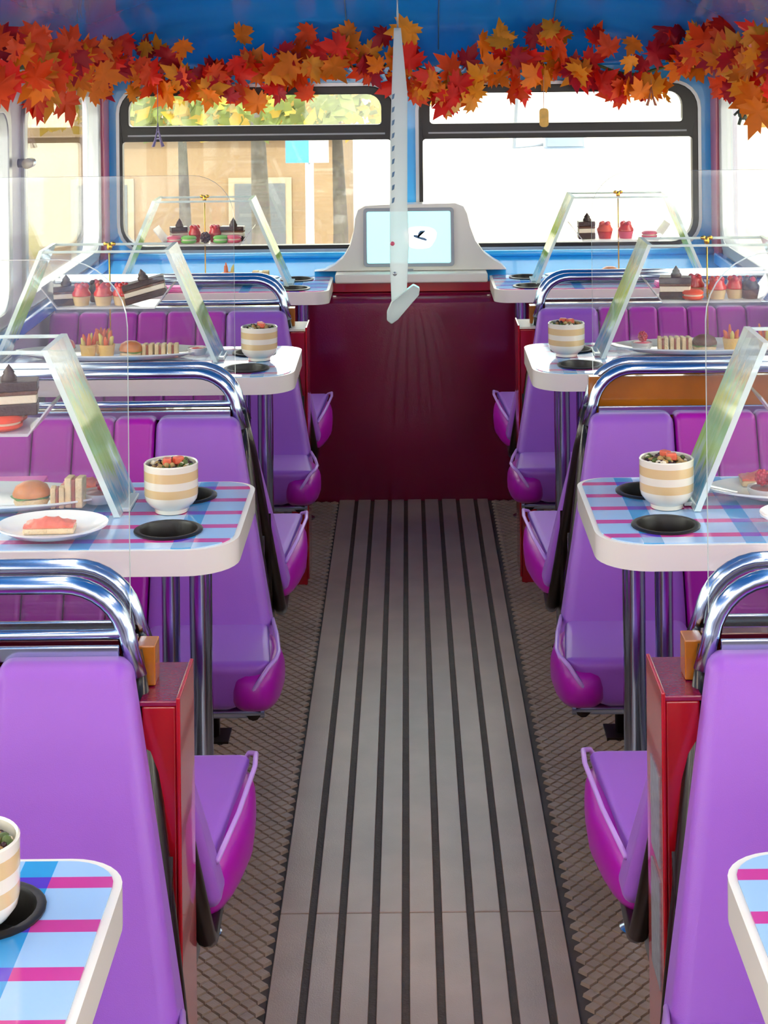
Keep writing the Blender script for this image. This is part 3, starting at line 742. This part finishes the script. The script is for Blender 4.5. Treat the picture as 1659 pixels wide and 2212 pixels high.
for dx, a in ((-.165, 'leftmost'), (-.1, 'second')):
    place(loaf(.035), k, dx, -.02, LD+(.004 if dx < -.12 else 0), .1, a+' pale bread roll '+Lw(k), 'bread roll')
place(tart(3, 11), k, .06, -.03, LD, 0, 'yellow pastry cup with carrot stick '+Lw(k), 'pastry cup')
place(loaf(.025), k, .11, -.03, LD, 0, 'small round bread roll beside the pastry cup '+Lw(k), 'bread roll')
place(sandwich(.028, .018, .034, 'crm'), k, .168, -.015, LD+.003, 0, 'wide pale sandwich at the right end '+Lw(k), 'sandwich')
k = (3, 1)
place(cake(.024, .022, .058), k, -.11, -.02, UT, 0, 'chocolate cake slice at the left end '+U(k), 'cake')
place(cupcake('orgf', 'redf', .022), k, -.048, -.02, UT, 0, 'orange red cupcake '+U(k), 'cupcake')
place(cupcake('redf', 'pnkf', .022), k, .022, -.02, UT, 0, 'tall pink cupcake right of the rod '+U(k), 'cupcake')
place(macaron('pnkf', .022), k, .1, -.03, UT, 0, 'pink macaron at the right end '+U(k), 'macaron')
place(loaf(.04), k, -.16, -.02, LD+.004, .2, 'leftmost pale bread roll '+Lw(k), 'bread roll')
place(bunroll('bun'), k, -.065, -.03, LD, 0, 'baked bun in the middle '+Lw(k), 'bun')
place(sandwich(.045, .018, .03, 'salm'), k, .1, -.03, LD, 0, 'wide salmon sandwich at the right '+Lw(k), 'sandwich')
place(loaf(.03), k, .04, .03, LD, 0, 'rear pale bread roll '+Lw(k), 'bread roll')

# ================================================================== screen console
e = empty('screen_console', (.005, 5.975, .795))
D = 3700/5.96
pts = [(678, 590), (700, 581), (722, 571), (742, 553), (757, 528), (765, 498), (768, 470), (774, 452), (790, 443), (830, 441), (985, 439), (1002, 446), (1010, 462), (1016, 490), (1027, 520), (1045, 546), (1066, 562), (1080, 570), (1094, 588)]
sil = [((x-5-877)/D-.005, 1.6-(y-84)/D-.795) for x, y in pts]
sil[0] = (sil[0][0], .0008); sil[-1] = (sil[-1][0], .0008)
plate('console_body', sil, [], -.03, .045, lambda a, b, d: (a, d, b), 'white', e, bevel=.008)
sx0, sx1 = (786-5-877)/D-.005, (981-5-877)/D-.005; sz0, sz1 = 1.6-(574-84)/D-.795, 1.6-(448-84)/D-.795
scr = plate('screen_frame', rrect(sx0, sx1, sz0, sz1, .012), [rrect(sx0+.012, sx1-.012, sz0+.012, sz1-.012, .006)], -.039, -.0305, lambda a, b, d: (a, d, b), 'grey', e, bevel=.002)
G().box(sx0+.01, sx1-.01, -.0345, -.0310, sz0+.01, sz1-.01).build('display', 'screen', e)
g = G(); zc = sz0+.1
n_ = 20; cxs = (905-5-877)/D
g.v = [(cxs+.055*math.cos(6.283*i/n_)*(1+.12*math.sin(3*6.283*i/n_)), -.0352, zc+.045*math.sin(6.283*i/n_)*(1+.15*math.cos(2*6.283*i/n_))) for i in range(n_)]
g.f = [tuple(range(n_))]; g.m = [0]; g.build('display_cloud', 'screenw', e)
g = G(); em = [(-.03, .002), (-.012, .0), (.0, .012), (.014, .014), (.016, .018), (-.004, .018), (-.012, .008), (-.006, -.006), (.012, -.01), (.022, -.016), (.019, -.022), (.004, -.018), (-.014, -.012), (-.03, -.006)]
g.v = [(cxs+.004+a*.9, -.0355, zc+.008+b*.9) for a, b in em]; g.f = [tuple(range(len(em)))]; g.m = [0]; g.build('display_emblem', 'ink', e)
G().box(-.012, .012, -.036, -.031, sz0-.017, sz0-.009).build('button', 'grey', e)
tag(e, 'white swooping console with a lit cyan screen on the front shelf', 'screen')

# ================================================================== hanging acrylic strip over the aisle
e = empty('hanging_strip', (-.03, 5.35, .70))
Y0 = 0
def hx(px, py): return ((px-877-(py-84)*.0105)*5.35/3700+.03, 1.6-(py-84)*5.35/3700-.70)
o = [hx(*p) for p in ((851, 60), (866, 60), (880, 200), (880, 300), (880, 440), (884, 520), (878, 640), (846, 655), (842, 560), (842, 440), (843, 300), (846, 200))]
plate('strip', o, [], -.006, .006, lambda a, b, d: (a, d, b), ['milky', 'aedge'], e, edge_mat=1)
q = [hx(*p) for p in ((836, 672), (846, 650), (893, 614), (907, 622), (905, 636), (860, 688), (846, 698), (836, 690))]
plate('foot', q, [], -.02, .02, lambda a, b, d: (a, d, b), ['milky', 'aedge'], e, edge_mat=1, bevel=.004)
for i in range(9):
    x, z = hx(849, 215+i*28)
    G().hexa([(x-.004, -.0075, z), (x+.003, -.0075, z+.004), (x+.003, -.0065, z+.004), (x-.004, -.0065, z)], [(x-.002, -.0075, z+.016), (x+.006, -.0075, z+.02), (x+.006, -.0065, z+.02), (x-.002, -.0065, z+.016)]).build('printed_mark', 'ink', e)
x, z = hx(853, 590); G().ball((x, -.012, z), .007, 10, 6).build('fixing', 'alu', e, smooth=True)
x, z = hx(848, 525); G().ball((x, -.012, z), .007, 10, 6).build('fixing', 'pnkf', e, smooth=True)
G().tube([(hx(859, 60)[0], 0, hx(859, 60)[1]-.01), (hx(859, 60)[0], 0, cz(-.03, 5.35)-.70)], .003, 6).build('hanger', 'alu', e, smooth=True)
tag(e, 'narrow clear acrylic strip with a slanted foot hanging over the aisle', 'acrylic strip')

# ================================================================== autumn garland
def leaf_mesh(nm, mat, seed):
    rn = random.Random(seed)
    half = [(0, -.62), (.05, -.34), (.30, -.44), (.26, -.30), (.55, -.22), (.46, -.10), (.74, .12), (.55, .14), (.60, .34), (.36, .26), (.27, .22), (.33, .62), (.20, .56), (0, 1.0)]
    pts_ = half+[(-a, b) for a, b in reversed(half[1:-1])]
    c1, c2 = rn.uniform(-.35, .5), rn.uniform(-.4, .4)
    f = lambda a, b: (a*.06, c1*.06*(a*a)+c2*.06*b*b+rn.uniform(-.004, .004), b*.06)
    g = G(); n = len(pts_); g.v = [f(a, b) for a, b in pts_]+[f(0, 0)]
    g.f = [(i, (i+1) % n, n) for i in range(n)]; g.m = [0]*n
    o = g.build(nm, mat, None, smooth=True); me = o.data; bpy.data.objects.remove(o); return me
LM = [leaf_mesh('leaf', m_, i*3+j) for i, m_ in enumerate(LEAF) for j in range(2)]
gar = empty('leaf_garland', (CX, 6.0, 1.48))
rn = random.Random(21)
def gpath(t):   # 0..1 left side, 1..2 front, 2..3 right side
    if t < 1: return Vector((XL+.07, 4.15+1.75*t, 1.525+.01*math.sin(t*7))), 0
    if t < 2:
        u = t-1; return Vector((XL+.08+(2*WALL-.16)*u, 6.03-.06*math.sin(math.pi*u)*0, 1.495+.018*math.sin(u*19)+.012*math.sin(u*41))), 1
    u = t-2; return Vector((XR-.07, 5.9-1.75*u, 1.525+.02*math.sin(u*9))), 0
vp = [gpath(i*3/160)[0]-Vector((CX, 6.0, 1.48)) for i in range(160)]
G().tube(vp, .006, 6).build('vine', 'leafg', gar, smooth=True)
cnt = 0
for i in range(290):
    t = (1+ (i/170)) if i < 170 else ((i-170)/60 if i < 230 else 2+(i-230)/60)
    p, fr_ = gpath(min(2.999, t+rn.uniform(-.006, .006)))
    sp = .115 if fr_ else .095
    dz = rn.gauss(0, .4)*sp*1.35; off = rn.uniform(0, .085)
    if fr_: p = p+Vector((rn.uniform(-.02, .02), -off, max(-.09, min(.125, dz))))
    else: p = p+Vector(((1 if p.x < 0 else -1)*off*.7, rn.uniform(-.02, .02), max(-.13, min(.09, dz))))
    o = bpy.data.objects.new('leaf', LM[rn.choice((0, 1, 2, 3, 2, 3, 4, 5, 6, 7, 8, 9, 8, 9))]); COL.objects.link(o); o.parent = gar
    o.location = p-Vector((CX, 6.0, 1.48))
    s_ = rn.uniform(.95, 1.5); o.scale = (s_, s_, s_)
    yaw = rn.uniform(-.7, .7)+(0 if fr_ else (.6 if p.x < 0 else -.6))
    o.rotation_euler = (rn.uniform(-.6, .5), rn.uniform(0, 6.28), yaw)
tag(gar, 'garland of red and orange autumn leaves above the windscreens', 'garland')

# ================================================================== small hanging ornaments
def orn_tower(x, y, z, h, mt, label):
    e = empty('tower_ornament', (x, y, z))
    for a, b in ((-1, -1), (1, -1), (1, 1), (-1, 1)):
        G().tube([(a*.2*h, b*.2*h, 0), (a*.1*h, b*.1*h, .3*h), (a*.045*h, b*.045*h, .6*h), (0, 0, h)], [.045*h, .035*h, .025*h, .01*h], 6).build('tower_leg', mt, e, smooth=True)
    for zz, ww in ((.3, .12), (.58, .06)): G().box(-ww*h*1.1, ww*h*1.1, -ww*h*1.1, ww*h*1.1, zz*h, (zz+.035)*h).build('deck', mt, e)
    G().tube([(0, 0, h), (0, 0, 1.45-z)], .0012, 5).build('string', mt, e)
    tag(e, label, 'ornament')
M['purp'] = pm('mauve grey metal', '#7d6f98', .4, metal=.3); M['copper'] = pm('copper red wire', '#b06a50', .4, metal=.3)
orn_tower(-.865, 5.95, 1.235, .085, 'purp', 'mauve lattice tower ornament hanging before the left windscreen')
orn_tower(.85, 5.95, 1.36, .075, 'copper', 'copper lattice tower ornament hanging before the right windscreen')
def orn_disc(x, y, z, r, mt, label):
    e = empty('disc_ornament', (x, y, z))
    G().lathe([(.0001, -.003), (r, -.003), (r, .003), (.0001, .003)], 26).build('slice', mt, e, smooth=2)
    e.rotation_euler = (R(90), 0, 0)
    G().tube([(0, r, 0), (0, 1.47-z, 0)], .0012, 5).build('string', 'copper', e)
    tag(e, label, 'ornament')
M['orsl'] = pm('dried orange slice', '#f0b85a', .5, var=.2, vscale=40)
orn_disc(.145, 5.98, 1.378, .046, 'orsl', 'dried orange slice hanging at the left of the right windscreen')
orn_disc(1.06, 5.1, 1.375, .05, 'orsl', 'dried orange slice hanging before the right side window')
e = empty('tag_ornament', (.475, 5.93, 1.29))
plate('tag', rrect(-.016, .016, 0, .065, .012), [], -.002, .002, lambda a, b, d: (a, d, b), 'orsl', e)
G().tube([(0, 0, .065), (0, 0, .18)], .0012, 5).build('string', 'copper', e)
tag(e, 'orange paper tag hanging over the bar of the right windscreen', 'ornament')
e = empty('figure_ornament', (1.012, 5.15, 1.345))
M['dkgreen'] = pm('dark green wire', '#4d5a52', .5)
G().ball((0, 0, .05), .016, 10, 6).build('head', 'dkgreen', e, smooth=True); G().ball((0, 0, .022), .018, 10, 6, 0, 1.2).build('body', 'dkgreen', e, smooth=True)
for s in (-1, 1):
    G().tube([(s*.012, 0, .03), (s*.028, 0, .015)], .004, 6).build('arm', 'dkgreen', e, smooth=True)
    G().tube([(s*.008, 0, .006), (s*.014, 0, -.014)], .005, 6).build('leg', 'dkgreen', e, smooth=True)
G().tube([(0, 0, .06), (0, 0, .15)], .0012, 5).build('string', 'copper', e)
tag(e, 'small dark green figure hanging before the right side window', 'ornament')
# window latch on the left side wall
e = empty('window_latch', (XL+.012, 4.70, 1.27))
G().tube([(0, 0, 0), (.03, 0, 0)], .012, 12).build('stem', 'alu', e, smooth=True)
G().tube([(.03, -.03, 0), (.03, .03, 0)], .014, 12).build('grip', 'cream', e, smooth=True)
tag(e, 'cream window latch on the left pillar', 'latch')

# ================================================================== outside
M['stone'] = pm('sandstone', '#877056', .8, var=.1, vscale=1.5, bump=.3, bscale=20)
M['stone2'] = pm('pale render', '#d2cec6', .8, var=.05, vscale=.6)
M['road'] = pm('road', '#b6aea6', .8, var=.1, vscale=1)
M['trunk'] = pm('grey bark', '#5a544e', .8, var=.2, vscale=6, bump=.5, bscale=20)
M['fol1'] = pm('yellow foliage', '#b0922a', .6, var=.2, vscale=2); M['fol2'] = pm('green foliage', '#6f7c34', .6, var=.2, vscale=2)
M['winf'] = pm('stone window frame', '#9a8c78', .8, var=.05); M['wing'] = pm('window dark glass', '#5c6066', .2)
struct(G().box(-60, 60, 7, 70, -2.7, -2.6).build('ground', 'road'))
struct(G().box(-60, -1.4, -30, 7, -2.7, -2.6).build('ground', 'road')); struct(G().box(1.4, 60, -30, 7, -2.7, -2.6).build('ground', 'road'))
def building(x0, x1, y0, y1, z1, mt, label, nx=4, rows=(-1.2,), face='y'):
    e = empty('building', ((x0+x1)/2, (y0+y1)/2, -2.6)); ox, oy = (x0+x1)/2, (y0+y1)/2
    G().box(x0-ox, x1-ox, y0-oy, y1-oy, 0, z1+2.6).build('wall', mt, e)
    G().box(x0-ox-.2, x1-ox+.2, y0-oy-.2, y1-oy+.2, z1+2.6, z1+2.9).build('cornice', mt, e)
    for zz in rows:
        for i in range(nx):
            if face == 'y':
                w_ = (x1-x0)/nx; c = x0+w_*(i+.5)-ox
                f = G().box(c-w_*.2, c+w_*.2, y0-oy-.06, y0-oy+.02, zz+2.6, zz+4.1).build('window', 'winf', e)
                G().box(c-w_*.16, c+w_*.16, y0-oy-.08, y0-oy-.05, zz+2.7, zz+4.0).build('pane', 'wing', f)
            else:
                w_ = (y1-y0)/nx; c = y0+w_*(i+.5)-oy; xf = (x1 if x1 < 0 else x0)-ox; sg = 1 if x1 < 0 else -1
                f = G().box(*sorted((xf-.02*sg, xf+.06*sg)), c-w_*.2, c+w_*.2, zz+2.6, zz+4.1).build('window', 'winf', e)
                G().box(*sorted((xf+.05*sg, xf+.08*sg)), c-w_*.16, c+w_*.16, zz+2.7, zz+4.0).build('pane', 'wing', f)
    tag(e, label, 'building')
building(-15, -1.2, 30, 38, -.05, 'stone', 'sandstone building beyond the left windscreen', 5, (-2.3,))
building(1.5, 16, 34, 40, 6, 'stone2', 'pale rendered building beyond the right windscreen', 5, (2.6,))
building(-18, -11, 2, 26, 3, 'stone2', 'pale building along the street on the left', 5, (1.2,), 'x')
building(12, 19, 2, 26, 5, 'stone2', 'pale building along the street on the right', 5, (2.4,), 'x')
def tree(x, y, h, r, seed, label, mats):
    e = empty('tree', (x, y, -2.6)); rn = random.Random(seed)
    G().tube([(0, 0, 0), (.05, .0, h*.5), (0, .05, h)], [r, r*.85, r*.5], 10).build('trunk', 'trunk', e, smooth=True)
    g = G()
    for i in range(1500):
        a, z = rn.uniform(0, 6.28), rn.uniform(-1, 1); q = math.sqrt(1-z*z); rr = rn.uniform(.5, 1)**.5*2.0
        c = Vector((rr*q*math.cos(a), rr*q*math.sin(a)*.8, h+.9+rr*z*.62)); u = Vector((rn.gauss(0, 1), rn.gauss(0, 1), rn.gauss(0, 1))).normalized(); v = u.orthogonal().normalized(); s = rn.uniform(.08, .17)
        g.add([c-u*s-v*s*.1, c-v*s*.6, c+u*s, c+v*s*.6], [(0, 1, 2, 3)], rn.choice((0, 0, 1)))
    stuff(g.build('crown', mats, e))
    tag(e, label, 'tree', 'street trees')
tree(-1.62, 18.5, 3.45, .14, 1, 'street tree with a thick grey trunk at the middle of the left windscreen', ['fol2', 'fol1'])
tree(-.95, 23, 3.25, .12, 2, 'street tree with yellow crown beside the blue sign', ['fol1', 'fol2'])
tree(-4.4, 25, 3.15, .13, 3, 'yellow leaved street tree at the left edge of the left windscreen', ['fol1', 'fol1'])
tree(-3.1, 23.5, 3.2, .1, 5, 'thin street tree between the two yellow trees of the left windscreen', ['fol2', 'fol1'])
e = empty('street_sign', (-.80, 14.0, -2.6))
G().tube([(0, 0, 0), (0, 0, 3.3)], .035, 10).build('post', 'alu', e, smooth=True)
G().box(-.19, .0, -.05, -.035, 3.2, 3.38).build('blue_panel', 'blue', e); G().box(.0, .16, -.05, -.035, 3.2, 3.38).build('white_panel', 'white', e)
tag(e, 'small blue and white street sign beyond the left windscreen', 'sign')
e = empty('wing_mirror', (.62, 6.75, 1.16))
G().box(-.085, .085, -.03, .03, 0, .075).build('housing', 'grey', e, bevel=.012); G().box(-.07, .07, -.034, -.029, .012, .063).build('mirror', 'alu', e)
G().tube([(-.08, 0, .02), (-.2, -.02, .01), (-.2, -.3, .29), (-.2, -.592, .32)], .008, 8).build('bracket', 'grey', e, smooth=True)
tag(e, 'grey mirror mounted outside the right windscreen', 'mirror')
